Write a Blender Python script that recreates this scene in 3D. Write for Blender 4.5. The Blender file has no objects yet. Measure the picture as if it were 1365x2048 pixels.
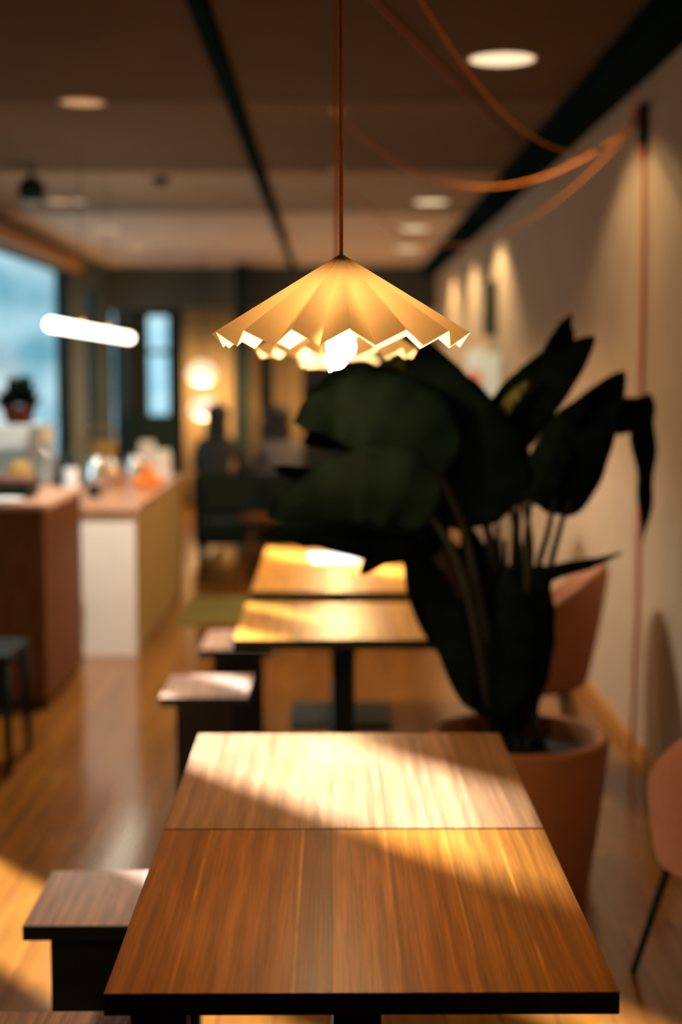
import bpy, bmesh, math, random
from mathutils import Vector, Matrix

random.seed(7)
SC = bpy.context.scene
COL = SC.collection
PI = math.pi
R = math.radians

# ------------------------------------------------------------------ camera
CAM_H = 1.59
PITCH = 5.6
YAW = -0.41
F_PX = 2844.4
cd = bpy.data.cameras.new('camera')
cam = bpy.data.objects.new('camera', cd)
COL.objects.link(cam)
cam.location = (0, 0, CAM_H)
cam.rotation_euler = (R(90 - PITCH), 0, R(YAW))
cd.sensor_fit = 'VERTICAL'
cd.sensor_height = 36.0
cd.sensor_width = 24.0
cd.lens = 50.0
cd.clip_start = 0.05
cd.clip_end = 200
cd.dof.use_dof = True
cd.dof.focus_distance = 2.18
cd.dof.aperture_fstop = 1.8
SC.camera = cam

# ------------------------------------------------------------------ view
vs = SC.view_settings
vs.view_transform = 'Standard'
vs.look = 'None'
vs.gamma = 1.0
vs.use_curve_mapping = False
vs.exposure = -0.1
SC.cycles.use_denoising = True
SC.cycles.sample_clamp_indirect = 6.0
SC.cycles.max_bounces = 8
SC.cycles.diffuse_bounces = 4
SC.cycles.transparent_max_bounces = 8

# ------------------------------------------------------------------ world
W = bpy.data.worlds.new('daylight')
SC.world = W
W.use_nodes = True
wn, wl = W.node_tree.nodes, W.node_tree.links
wn.clear()
w_out = wn.new('ShaderNodeOutputWorld')
w_bg = wn.new('ShaderNodeBackground')
w_tc = wn.new('ShaderNodeTexCoord')
w_no = wn.new('ShaderNodeTexNoise')
w_no.inputs['Scale'].default_value = 24.0
w_no.inputs['Detail'].default_value = 3.0
w_rp = wn.new('ShaderNodeValToRGB')
w_rp.color_ramp.elements[0].position = 0.36
w_rp.color_ramp.elements[0].color = (0.10, 0.26, 0.33, 1)
w_rp.color_ramp.elements[1].position = 0.62
w_rp.color_ramp.elements[1].color = (0.36, 0.52, 0.58, 1)
wl.new(w_tc.outputs['Generated'], w_no.inputs['Vector'])
wl.new(w_no.outputs['Fac'], w_rp.inputs['Fac'])
wl.new(w_rp.outputs['Color'], w_bg.inputs['Color'])
w_bg.inputs['Strength'].default_value = 2.5
wl.new(w_bg.outputs['Background'], w_out.inputs['Surface'])

# ------------------------------------------------------------------ sun
SUN_DIR = Vector((0.64, -0.76, 0.0)).normalized()
SUN_EL = 19.0
sd = bpy.data.lights.new('sun', 'SUN')
sd.energy = 66.0
sd.angle = R(1.7)
sd.color = (1.0, 0.96, 0.98)
sun = bpy.data.objects.new('sun', sd)
COL.objects.link(sun)
v = Vector((SUN_DIR.x * math.cos(R(SUN_EL)), SUN_DIR.y * math.cos(R(SUN_EL)), -math.sin(R(SUN_EL))))
sun.rotation_euler = v.to_track_quat('-Z', 'Y').to_euler()
sun.location = (-8, 12, 6)

WARM = (1.0, 0.56, 0.20)


def point_light(name, loc, watt, col=WARM, r=0.03, parent=None):
    d = bpy.data.lights.new(name, 'POINT')
    d.energy = watt
    d.color = col
    d.shadow_soft_size = r
    o = bpy.data.objects.new(name, d)
    COL.objects.link(o)
    o.location = loc
    if parent:
        o.parent = parent
    return o


# ------------------------------------------------------------------ materials
MATS = {}


def nt(name):
    m = bpy.data.materials.new(name)
    m.use_nodes = True
    t = m.node_tree
    b = t.nodes['Principled BSDF']
    return m, t.nodes, t.links, b


def mat(name, col, rough=0.6, metal=0.0, var=0.12, scale=12.0, bump=0.0, spec=0.5, stretch=(1, 1, 1)):
    """principled with a soft procedural colour variation"""
    m, n, l, b = nt(name)
    tc = n.new('ShaderNodeTexCoord')
    mp = n.new('ShaderNodeMapping')
    mp.inputs['Scale'].default_value = stretch
    no = n.new('ShaderNodeTexNoise')
    no.inputs['Scale'].default_value = scale
    no.inputs['Detail'].default_value = 4
    rp = n.new('ShaderNodeValToRGB')
    rp.color_ramp.elements[0].position = 0.3
    rp.color_ramp.elements[1].position = 0.7
    rp.color_ramp.elements[0].color = tuple(max(0, c * (1 - var)) for c in col) + (1,)
    rp.color_ramp.elements[1].color = tuple(min(1, c * (1 + var)) for c in col) + (1,)
    l.new(tc.outputs['Object'], mp.inputs['Vector'])
    l.new(mp.outputs['Vector'], no.inputs['Vector'])
    l.new(no.outputs['Fac'], rp.inputs['Fac'])
    l.new(rp.outputs['Color'], b.inputs['Base Color'])
    b.inputs['Roughness'].default_value = rough
    b.inputs['Metallic'].default_value = metal
    b.inputs['Specular IOR Level'].default_value = spec
    if bump:
        bp = n.new('ShaderNodeBump')
        bp.inputs['Strength'].default_value = bump
        bp.inputs['Distance'].default_value = 0.01
        l.new(no.outputs['Fac'], bp.inputs['Height'])
        l.new(bp.outputs['Normal'], b.inputs['Normal'])
    MATS[name] = m
    return m


def emis(name, col, strength):
    m, n, l, b = nt(name)
    b.inputs['Base Color'].default_value = (*col, 1)
    b.inputs['Emission Color'].default_value = (*col, 1)
    b.inputs['Emission Strength'].default_value = strength
    MATS[name] = m
    return m


def board_wood(name, edges, cols, seams, rough=0.32, grain_scale=1.0, seam_col=(0.75, 0.32, 0.05)):
    """boards running along Y; edges are the x positions (object space) where the board colour changes"""
    m, n, l, b = nt(name)
    tc = n.new('ShaderNodeTexCoord')
    sep = n.new('ShaderNodeSeparateXYZ')
    l.new(tc.outputs['Object'], sep.inputs[0])
    # slight waviness of the board joints is not wanted: boards are straight
    mr = n.new('ShaderNodeMapRange')
    mr.inputs['From Min'].default_value = -0.36
    mr.inputs['From Max'].default_value = 0.36
    l.new(sep.outputs['X'], mr.inputs['Value'])
    rp = n.new('ShaderNodeValToRGB')
    rp.color_ramp.interpolation = 'CONSTANT'
    els = rp.color_ramp.elements
    els[0].position = 0.0
    els[0].color = (*cols[0], 1)
    els[1].position = (edges[0] + 0.36) / 0.72
    els[1].color = (*cols[1], 1)
    for e, c in zip(edges[1:], cols[2:]):
        k = els.new((e + 0.36) / 0.72)
        k.color = (*c, 1)
    l.new(mr.outputs[0], rp.inputs['Fac'])
    # grain: warped bands stretched along Y
    mp = n.new('ShaderNodeMapping')
    mp.inputs['Scale'].default_value = (1, 0.075, 1)
    l.new(tc.outputs['Object'], mp.inputs['Vector'])
    n1 = n.new('ShaderNodeTexNoise')
    n1.inputs['Scale'].default_value = 14 * grain_scale
    n1.inputs['Detail'].default_value = 6
    n1.inputs['Distortion'].default_value = 1.6
    l.new(mp.outputs['Vector'], n1.inputs['Vector'])
    mp2 = n.new('ShaderNodeMapping')
    mp2.inputs['Scale'].default_value = (1, 0.03, 1)
    l.new(tc.outputs['Object'], mp2.inputs['Vector'])
    n2 = n.new('ShaderNodeTexNoise')
    n2.inputs['Scale'].default_value = 190 * grain_scale
    n2.inputs['Detail'].default_value = 3
    l.new(mp2.outputs['Vector'], n2.inputs['Vector'])
    wv = n.new('ShaderNodeTexWave')
    wv.bands_direction = 'X'
    wv.inputs['Scale'].default_value = 9 * grain_scale
    wv.inputs['Distortion'].default_value = 9
    wv.inputs['Detail'].default_value = 3
    wv.inputs['Detail Scale'].default_value = 1.2
    l.new(mp.outputs['Vector'], wv.inputs['Vector'])

    def mix(kind, fac, a, bb):
        x = n.new('ShaderNodeMix')
        x.data_type = 'RGBA'
        x.blend_type = kind
        x.inputs[0].default_value = fac
        for sock, val in ((6, a), (7, bb)):
            if isinstance(val, tuple):
                x.inputs[sock].default_value = val
            else:
                l.new(val, x.inputs[sock])
        return x

    def ramp(src, p0, c0, p1, c1):
        r_ = n.new('ShaderNodeValToRGB')
        r_.color_ramp.elements[0].position = p0
        r_.color_ramp.elements[0].color = (c0, c0, c0, 1)
        r_.color_ramp.elements[1].position = p1
        r_.color_ramp.elements[1].color = (c1, c1, c1, 1)
        l.new(src, r_.inputs['Fac'])
        return r_.outputs['Color']
    a1 = mix('MULTIPLY', 1.0, rp.outputs['Color'], ramp(n1.outputs['Fac'], 0.3, 0.62, 0.72, 1.12))
    a2 = mix('MULTIPLY', 1.0, a1.outputs[2], ramp(n2.outputs['Fac'], 0.32, 0.72, 0.7, 1.1))
    a3 = mix('MULTIPLY', 0.55, a2.outputs[2], ramp(wv.outputs['Fac'], 0.1, 0.72, 0.8, 1.08))
    # knots
    vo = n.new('ShaderNodeTexVoronoi')
    vo.inputs['Scale'].default_value = 3.1
    mp3 = n.new('ShaderNodeMapping')
    mp3.inputs['Scale'].default_value = (1, 0.55, 1)
    mp3.inputs['Location'].default_value = (0.37, 0.12, 0)
    l.new(tc.outputs['Object'], mp3.inputs['Vector'])
    l.new(mp3.outputs['Vector'], vo.inputs['Vector'])
    a4 = mix('MULTIPLY', 0.8, a3.outputs[2], ramp(vo.outputs['Distance'], 0.02, 0.35, 0.085, 1.0))
    last = a4.outputs[2]
    # seams, thin highlights painted along the board joints
    for sx in seams:
        s1 = n.new('ShaderNodeMath')
        s1.operation = 'SUBTRACT'
        l.new(sep.outputs['X'], s1.inputs[0])
        s1.inputs[1].default_value = sx
        s2 = n.new('ShaderNodeMath')
        s2.operation = 'ABSOLUTE'
        l.new(s1.outputs[0], s2.inputs[0])
        s3 = n.new('ShaderNodeMapRange')
        s3.inputs['From Min'].default_value = 0.0012
        s3.inputs['From Max'].default_value = 0.0040
        s3.inputs['To Min'].default_value = 0.75
        s3.inputs['To Max'].default_value = 0.0
        l.new(s2.outputs[0], s3.inputs['Value'])
        s4 = n.new('ShaderNodeMapRange')
        s4.inputs['From Min'].default_value = 0.38
        s4.inputs['From Max'].default_value = 0.62
        sn = n.new('ShaderNodeTexNoise')
        sn.inputs['Scale'].default_value = 5.0
        sm = n.new('ShaderNodeMapping')
        sm.inputs['Location'].default_value = (sx * 31, 0.3, 0)
        l.new(tc.outputs['Object'], sm.inputs['Vector'])
        l.new(sm.outputs['Vector'], sn.inputs['Vector'])
        l.new(sn.outputs['Fac'], s4.inputs['Value'])
        s5 = n.new('ShaderNodeMath')
        s5.operation = 'MULTIPLY'
        l.new(s3.outputs[0], s5.inputs[0])
        l.new(s4.outputs[0], s5.inputs[1])
        x = mix('MIX', 0.0, last, (*seam_col, 1))
        l.new(s5.outputs[0], x.inputs[0])
        last = x.outputs[2]
    l.new(last, b.inputs['Base Color'])
    rr = n.new('ShaderNodeMapRange')
    rr.inputs['To Min'].default_value = rough - 0.06
    rr.inputs['To Max'].default_value = rough + 0.12
    l.new(n1.outputs['Fac'], rr.inputs['Value'])
    l.new(rr.outputs[0], b.inputs['Roughness'])
    b.inputs['Specular IOR Level'].default_value = 0.12
    bp = n.new('ShaderNodeBump')
    bp.inputs['Strength'].default_value = 0.12
    bp.inputs['Distance'].default_value = 0.002
    l.new(n2.outputs['Fac'], bp.inputs['Height'])
    l.new(bp.outputs['Normal'], b.inputs['Normal'])
    MATS[name] = m
    return m


def plank_floor(name):
    m, n, l, b = nt(name)
    tc = n.new('ShaderNodeTexCoord')
    mp = n.new('ShaderNodeMapping')
    mp.inputs['Rotation'].default_value = (0, 0, R(90))
    l.new(tc.outputs['Object'], mp.inputs['Vector'])
    br = n.new('ShaderNodeTexBrick')
    br.inputs['Color1'].default_value = (0.25, 0.093, 0.014, 1)
    br.inputs['Color2'].default_value = (0.20, 0.070, 0.010, 1)
    br.inputs['Mortar'].default_value = (0.09, 0.035, 0.012, 1)
    br.inputs['Scale'].default_value = 1.0
    br.inputs['Mortar Size'].default_value = 0.003
    br.inputs['Brick Width'].default_value = 1.6
    br.inputs['Row Height'].default_value = 0.14
    l.new(mp.outputs['Vector'], br.inputs['Vector'])
    no = n.new('ShaderNodeTexNoise')
    no.inputs['Scale'].default_value = 3.0
    no.inputs['Detail'].default_value = 5
    mp2 = n.new('ShaderNodeMapping')
    mp2.inputs['Scale'].default_value = (6, 0.7, 1)
    l.new(tc.outputs['Object'], mp2.inputs['Vector'])
    l.new(mp2.outputs['Vector'], no.inputs['Vector'])
    rp = n.new('ShaderNodeValToRGB')
    rp.color_ramp.elements[0].position = 0.3
    rp.color_ramp.elements[0].color = (0.7, 0.7, 0.7, 1)
    rp.color_ramp.elements[1].position = 0.7
    rp.color_ramp.elements[1].color = (1.15, 1.15, 1.15, 1)
    l.new(no.outputs['Fac'], rp.inputs['Fac'])
    mx = n.new('ShaderNodeMix')
    mx.data_type = 'RGBA'
    mx.blend_type = 'MULTIPLY'
    mx.inputs[0].default_value = 1
    l.new(br.outputs['Color'], mx.inputs[6])
    l.new(rp.outputs['Color'], mx.inputs[7])
    l.new(mx.outputs[2], b.inputs['Base Color'])
    b.inputs['Roughness'].default_value = 0.15
    b.inputs['Specular IOR Level'].default_value = 0.75
    bp = n.new('ShaderNodeBump')
    bp.inputs['Strength'].default_value = 0.08
    bp.inputs['Distance'].default_value = 0.004
    l.new(no.outputs['Fac'], bp.inputs['Height'])
    l.new(bp.outputs['Normal'], b.inputs['Normal'])
    return m


def paper_mat(name):
    m, n, l, b = nt(name)
    out = n['Material Output']
    n.remove(b)
    tc = n.new('ShaderNodeTexCoord')
    no = n.new('ShaderNodeTexNoise')
    no.inputs['Scale'].default_value = 60
    l.new(tc.outputs['Object'], no.inputs['Vector'])
    rp = n.new('ShaderNodeValToRGB')
    rp.color_ramp.elements[0].color = (0.80, 0.66, 0.46, 1)
    rp.color_ramp.elements[1].color = (0.86, 0.73, 0.54, 1)
    l.new(no.outputs['Fac'], rp.inputs['Fac'])
    di = n.new('ShaderNodeBsdfDiffuse')
    tr = n.new('ShaderNodeBsdfTranslucent')
    l.new(rp.outputs['Color'], di.inputs['Color'])
    tr.inputs['Color'].default_value = (0.96, 0.62, 0.27, 1)
    rf = n.new('ShaderNodeBsdfRefraction')
    rf.inputs['IOR'].default_value = 1.15
    rf.inputs['Roughness'].default_value = 0.42
    rf.inputs['Color'].default_value = (1, 0.75, 0.4, 1)
    m1 = n.new('ShaderNodeMixShader')
    m1.inputs[0].default_value = 0.085
    l.new(di.outputs[0], m1.inputs[1])
    l.new(tr.outputs[0], m1.inputs[2])
    m2 = n.new('ShaderNodeMixShader')
    m2.inputs[0].default_value = 0.02
    l.new(m1.outputs[0], m2.inputs[1])
    l.new(rf.outputs[0], m2.inputs[2])
    l.new(m2.outputs[0], out.inputs['Surface'])
    return m


def glass_mat(name):
    m, n, l, b = nt(name)
    out = n['Material Output']
    n.remove(b)
    tr = n.new('ShaderNodeBsdfTransparent')
    tr.inputs['Color'].default_value = (0.93, 0.97, 0.98, 1)
    gl = n.new('ShaderNodeBsdfGlossy')
    gl.inputs['Roughness'].default_value = 0.02
    lw = n.new('ShaderNodeLayerWeight')
    lw.inputs['Blend'].default_value = 0.5
    pw = n.new('ShaderNodeMath')
    pw.operation = 'POWER'
    pw.inputs[1].default_value = 5.0
    l.new(lw.outputs['Facing'], pw.inputs[0])
    ad = n.new('ShaderNodeMath')
    ad.operation = 'MULTIPLY_ADD'
    ad.inputs[1].default_value = 0.45
    ad.inputs[2].default_value = 0.03
    l.new(pw.outputs[0], ad.inputs[0])
    mx = n.new('ShaderNodeMixShader')
    l.new(ad.outputs[0], mx.inputs[0])
    l.new(tr.outputs[0], mx.inputs[1])
    l.new(gl.outputs[0], mx.inputs[2])
    l.new(mx.outputs[0], out.inputs['Surface'])
    return m


M_BLACK = mat('black_steel', (0.008, 0.018, 0.016), 0.7, 0.0, 0.1, spec=0.15)
M_SHADEWOOD = mat('shaded_wood', (0.014, 0.022, 0.019), 0.55, 0.0, 0.2, 20, 0.1, stretch=(1, 8, 1))  # shade on table edges, stool edges and stool panels put into the colour
M_TABLE = board_wood('oiled_oak_boards',
                     [-0.262, -0.145, -0.093, -0.040, 0.055, 0.165, 0.260],
                     [(0.46, 0.162, 0.018), (0.54, 0.196, 0.024), (0.47, 0.160, 0.018), (0.30, 0.103, 0.012),
                      (0.60, 0.215, 0.024), (0.55, 0.196, 0.024), (0.46, 0.178, 0.028), (0.45, 0.162, 0.022)],
                     [-0.262, -0.0935, 0.055, 0.165, 0.260])
M_TABLE_B = board_wood('oiled_oak_boards_sun_glare',  # same oak, with sun glare put into the paler colour
                       [-0.22, -0.10, 0.02, 0.115, 0.23],
                       [(0.52, 0.27, 0.135), (0.48, 0.25, 0.12), (0.52, 0.275, 0.14), (0.49, 0.255, 0.125),
                        (0.52, 0.27, 0.135), (0.44, 0.225, 0.105)], [])
M_TABLE_C = board_wood('honey_oak_boards', [-0.2, -0.05, 0.09, 0.2],
                       [(0.84, 0.34, 0.035), (0.80, 0.315, 0.03), (0.85, 0.35, 0.038), (0.80, 0.32, 0.032), (0.83, 0.34, 0.035)], [])
M_STOOL = board_wood('rose_window_lit_wood', [-0.05, 0.07], [(0.80, 0.50, 0.37), (0.76, 0.47, 0.34), (0.81, 0.51, 0.38)],  # pink of the window light put into the seat colour
                     [], rough=0.4, grain_scale=1.3)
M_FLOOR = plank_floor('lacquered_floor_planks')
M_WALL = mat('warm_plaster', (0.42, 0.32, 0.22), 0.85, 0, 0.05, 5, 0.05)
M_WALLDARK = mat('dark_plaster', (0.045, 0.055, 0.048), 0.8, 0, 0.1, 4, 0.03)
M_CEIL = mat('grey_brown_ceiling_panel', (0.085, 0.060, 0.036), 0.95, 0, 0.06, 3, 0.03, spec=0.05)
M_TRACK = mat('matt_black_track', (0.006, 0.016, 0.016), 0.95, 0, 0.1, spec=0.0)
M_CEILP = mat('ceiling_panel_daylit', (0.34, 0.26, 0.185), 0.95, 0, 0.06, 3, 0.03, spec=0.05)  # far-end daylight put into the panel colours, in three steps
M_CEILM = mat('ceiling_panel_part_daylit', (0.125, 0.09, 0.058), 0.95, 0, 0.06, 3, 0.03, spec=0.05)
M_CEILF = mat('ceiling_panel_full_daylit', (0.74, 0.58, 0.44), 0.95, 0, 0.06, 3, 0.03, spec=0.05)
M_PAPER = paper_mat('folded_paper')
M_BULB = emis('glowing_bulb', (1.0, 0.64, 0.30), 520.0)
M_BULB2 = emis('glowing_brighter_bulb', (1.0, 0.62, 0.28), 1300.0)
M_CORD = mat('orange_textile_cord', (0.90, 0.27, 0.03), 0.7, 0, 0.2, 300)
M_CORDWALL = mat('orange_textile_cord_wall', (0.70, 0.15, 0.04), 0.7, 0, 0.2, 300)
M_CABLE = mat('rust_brown_cable', (0.28, 0.08, 0.02), 0.7, 0, 0.2, 300)
M_BRASS = mat('brass', (0.7, 0.42, 0.14), 0.35, 1.0, 0.1)
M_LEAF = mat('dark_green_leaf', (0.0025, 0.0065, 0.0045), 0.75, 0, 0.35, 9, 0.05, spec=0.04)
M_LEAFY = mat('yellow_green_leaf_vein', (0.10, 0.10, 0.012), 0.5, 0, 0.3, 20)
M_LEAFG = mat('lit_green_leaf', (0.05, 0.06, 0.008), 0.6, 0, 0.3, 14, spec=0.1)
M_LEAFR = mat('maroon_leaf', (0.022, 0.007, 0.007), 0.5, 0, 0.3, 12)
M_STALK = mat('leaf_stalk', (0.004, 0.008, 0.004), 0.7, 0, 0.3, 12)
M_POT = mat('terracotta', (0.33, 0.125, 0.04), 0.75, 0, 0.12, 7, 0.15)
M_SOIL = mat('potting_soil', (0.012, 0.012, 0.010), 0.95, 0, 0.5, 60, 0.8)
M_PINK = mat('salmon_velvet', (0.52, 0.215, 0.105), 0.9, 0, 0.08, 40, 0.15)
M_WHITE = mat('white_laminate', (0.92, 0.90, 0.87), 0.45, 0, 0.03, 6)
M_OLIVE = mat('ochre_laminate', (0.36, 0.26, 0.10), 0.6, 0, 0.06, 6)
M_ORANGEWOOD = mat('orange_wood_edge', (0.45, 0.19, 0.03), 0.5, 0, 0.15, 14, 0.05, stretch=(6, 6, 1))
M_TOP = mat('rose_beech_worktop', (0.66, 0.37, 0.24), 0.22, 0, 0.1, 6, 0.02, stretch=(6, 1, 1))
M_CAB = mat('walnut_cabinet', (0.15, 0.056, 0.018), 0.6, 0, 0.3, 5, 0.08, spec=0.1, stretch=(8, 8, 1))
M_STEEL = mat('brushed_steel', (0.70, 0.74, 0.76), 0.22, 1.0, 0.06, 40)
M_GREYM = mat('grey_enamel', (0.50, 0.56, 0.56), 0.35, 0.3, 0.06, 10)
M_RED = mat('red_card', (0.75, 0.08, 0.035), 0.5, 0, 0.08)
M_ORANGE = mat('orange_peel', (0.85, 0.24, 0.02), 0.5, 0, 0.1, 40, 0.2)
M_PAPERW = mat('white_paper', (0.80, 0.84, 0.88), 0.5, 0, 0.03)
M_BLUEW = mat('pale_blue_print', (0.62, 0.76, 0.84), 0.6, 0, 0.05)
M_WICK = mat('wicker', (0.30, 0.19, 0.05), 0.8, 0, 0.4, 60, 0.6)
M_RUG = mat('olive_wool_rug', (0.13, 0.10, 0.012), 0.95, 0, 0.25, 30, 0.5)
M_GLASS = glass_mat('window_glass')
M_BGLASS = mat('dark_bottle_glass', (0.008, 0.020, 0.016), 0.35, 0, 0.1, spec=0.25)
M_SKIN = mat('skin', (0.48, 0.27, 0.18), 0.55, 0, 0.05, 20)
M_HAIR = mat('dark_hair', (0.014, 0.012, 0.012), 0.5, 0, 0.3, 60, 0.4, stretch=(1, 1, 0.2))
M_CLOTHD = mat('charcoal_knit', (0.035, 0.038, 0.042), 0.9, 0, 0.2, 60, 0.3)
M_CLOTHG = mat('grey_knit', (0.16, 0.15, 0.16), 0.9, 0, 0.2, 60, 0.3)
M_DISC = emis('downlight_diffuser', (1.0, 0.83, 0.55), 1.15)
M_DISCD = emis('dim_downlight_diffuser', (1.0, 0.72, 0.42), 0.55)
M_DISCF = emis('faint_downlight_diffuser', (1.0, 0.6, 0.28), 0.22)
M_TUBE = emis('tube_lamp_glow', (1.0, 0.87, 0.66), 9.0)
M_DOME = emis('dome_lamp_glow', (1.0, 0.74, 0.52), 1.25)
M_TAN = mat('tan_curtain', (0.62, 0.44, 0.20), 0.85, 0, 0.12, 8, 0.2, stretch=(14, 1, 1))


# ------------------------------------------------------------------ mesh helpers
class MB:
    def __init__(s):
        s.b = bmesh.new()

    def box(s, lo, hi, rz=0, mi=0, side_mi=None):
        c = [(a + b) / 2 for a, b in zip(lo, hi)]
        d = [abs(b - a) for a, b in zip(lo, hi)]
        mtx = Matrix.Translation(c) @ Matrix.Rotation(rz, 4, 'Z') @ Matrix.Diagonal((*d, 1))
        r = bmesh.ops.create_cube(s.b, size=1, matrix=mtx)
        fs = set(f for v_ in r['verts'] for f in v_.link_faces)
        for f in fs:
            f.material_index = mi
            if side_mi is not None and f.normal.z < 0.5:
                f.material_index = side_mi
        return s

    def cyl(s, c, r, h, r2=None, seg=32, mtx=None, mi=0):
        m0 = Matrix.Translation((c[0], c[1], c[2] + h / 2))
        if mtx is not None:
            m0 = Matrix.Translation(c) @ mtx @ Matrix.Translation((0, 0, h / 2))
        r_ = bmesh.ops.create_cone(s.b, cap_ends=True, segments=seg, radius1=r, radius2=r if r2 is None else r2,
                                   depth=h, matrix=m0)
        for f in set(f for v_ in r_['verts'] for f in v_.link_faces):
            f.material_index = mi
            f.smooth = len(f.verts) == 4
        return s

    def sph(s, c, r, sc=(1, 1, 1), seg=24, mtx=None, mi=0):
        m0 = Matrix.Translation(c) @ (mtx if mtx is not None else Matrix.Identity(4)) @ Matrix.Diagonal((*sc, 1))
        r_ = bmesh.ops.create_uvsphere(s.b, u_segments=seg, v_segments=seg // 2, radius=r, matrix=m0)
        for f in set(f for v_ in r_['verts'] for f in v_.link_faces):
            f.smooth = True
            f.material_index = mi
        return s

    def lathe(s, prof, c=(0, 0, 0), seg=40, mi=0, a0=0.0, a1=2 * PI, close=True):
        rings = []
        for k in range(seg if close else seg + 1):
            a = a0 + (a1 - a0) * k / seg
            rings.append([s.b.verts.new((c[0] + r * math.cos(a), c[1] + r * math.sin(a), c[2] + z)) for r, z in prof])
        m = len(rings)
        for k in range(m if close else m - 1):
            A, B = rings[k], rings[(k + 1) % m]
            for i in range(len(prof) - 1):
                try:
                    f = s.b.faces.new((A[i], B[i], B[i + 1], A[i + 1]))
                    f.smooth = True
                    f.material_index = mi
                except ValueError:
                    pass
        return s

    def tube(s, pts, r, seg=10, mi=0):
        pts = [Vector(p) for p in pts]
        rings = []
        up = Vector((0, 0, 1))
        n0 = None
        for i, p in enumerate(pts):
            d = (pts[min(i + 1, len(pts) - 1)] - pts[max(i - 1, 0)]).normalized()
            if n0 is None:
                n0 = d.orthogonal().normalized()
            n0 = (n0 - d * n0.dot(d)).normalized()
            b2 = d.cross(n0)
            rr = r(i / (len(pts) - 1)) if callable(r) else r
            rings.append([s.b.verts.new(p + (n0 * math.cos(a) + b2 * math.sin(a)) * rr)
                          for a in [2 * PI * k / seg for k in range(seg)]])
        for A, B in zip(rings, rings[1:]):
            for k in range(seg):
                f = s.b.faces.new((A[k], A[(k + 1) % seg], B[(k + 1) % seg], B[k]))
                f.smooth = True
                f.material_index = mi
        s.b.faces.new(list(reversed(rings[0]))).material_index = mi
        s.b.faces.new(rings[-1]).material_index = mi
        return s

    def obj(s, name, mats, parent=None, bevel=0.0, solid=0.0, loc=None, sub=0, merge=True):
        if merge:
            bmesh.ops.remove_doubles(s.b, verts=s.b.verts, dist=1e-6)
        bmesh.ops.recalc_face_normals(s.b, faces=s.b.faces)
        me = bpy.data.meshes.new(name)
        s.b.to_mesh(me)
        s.b.free()
        if not isinstance(mats, (list, tuple)):
            mats = [mats]
        for m in mats:
            me.materials.append(m)
        o = bpy.data.objects.new(name, me)
        COL.objects.link(o)
        if parent is not None:
            o.parent = parent
        if loc is not None:
            o.location = loc
        if solid:
            k = o.modifiers.new('solid', 'SOLIDIFY')
            k.thickness = solid
            k.offset = 0
        if bevel:
            k = o.modifiers.new('bevel', 'BEVEL')
            k.width = bevel
            k.segments = 2
            k.limit_method = 'ANGLE'
            k.angle_limit = R(40)
        if sub:
            k = o.modifiers.new('sub', 'SUBSURF')
            k.levels = sub
            k.render_levels = sub
        return o


def thing(name, label, cat, loc=(0, 0, 0), rz=0.0, group=None):
    o = bpy.data.objects.new(name, None)
    o.empty_display_size = 0.1
    COL.objects.link(o)
    o.location = loc
    o.rotation_euler = (0, 0, rz)
    tag(o, label, cat, group)
    return o


def tag(o, label, cat, group=None, kind=None):
    o['label'] = label
    o['category'] = cat
    if group:
        o['group'] = group
    if kind:
        o['kind'] = kind
    return o


def struct(name, mb, m, parent=None, **kw):
    o = mb.obj(name, m, parent, **kw)
    if parent is None:
        o['kind'] = 'structure'
    return o


def dup(root, loc, rz, label, group=None):
    r_ = root.copy()
    COL.objects.link(r_)
    r_.location = loc
    r_.rotation_euler = (0, 0, rz)
    r_['label'] = label
    if group:
        r_['group'] = group
    for ch in list(root.children):
        c = ch.copy()
        COL.objects.link(c)
        c.parent = r_
        for g in list(ch.children):
            d = g.copy()
            COL.objects.link(d)
            d.parent = c
    return r_


def at(x, y, Y):
    """the point of the room at distance Y whose picture position is x, y"""
    dx, dz = (x - 682.5) / F_PX, (1024 - y) / F_PX
    p, yw = R(-PITCH), R(YAW)
    fy, fz = math.cos(p) - dz * math.sin(p), math.sin(p) + dz * math.cos(p)
    wx = dx * math.cos(yw) - fy * math.sin(yw)
    wy = dx * math.sin(yw) + fy * math.cos(yw)
    t = Y / wy
    return Vector((wx * t, Y, CAM_H + fz * t))


# ------------------------------------------------------------------ room shell
XL, XR = -2.7, 1.28
Y0, Y1 = -1.6, 19.5
H = 2.87
struct('floor', MB().box((XL - 0.1, Y0, -0.1), (XR + 0.1, Y1, 0)), M_FLOOR)

# ceiling: panels with dark joints, daylight painted in as paler panels farther back
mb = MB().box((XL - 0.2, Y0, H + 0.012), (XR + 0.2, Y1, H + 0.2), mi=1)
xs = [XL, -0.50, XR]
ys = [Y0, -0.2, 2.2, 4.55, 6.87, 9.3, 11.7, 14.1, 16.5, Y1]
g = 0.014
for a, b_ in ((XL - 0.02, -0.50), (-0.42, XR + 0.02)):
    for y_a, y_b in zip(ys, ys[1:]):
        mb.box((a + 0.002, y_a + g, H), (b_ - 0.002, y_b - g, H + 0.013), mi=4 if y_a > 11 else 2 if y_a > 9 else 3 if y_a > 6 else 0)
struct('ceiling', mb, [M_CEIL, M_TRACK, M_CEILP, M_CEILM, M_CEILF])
struct('trim_1', MB().box((-0.49, 0.2, H - 0.03), (-0.43, 14.4, H + 0.012)), M_TRACK, bevel=0.004)
struct('trim_2', MB().box((1.10, Y0, H - 0.10), (XR, 17.5, H)), M_TRACK, bevel=0.004)

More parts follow.
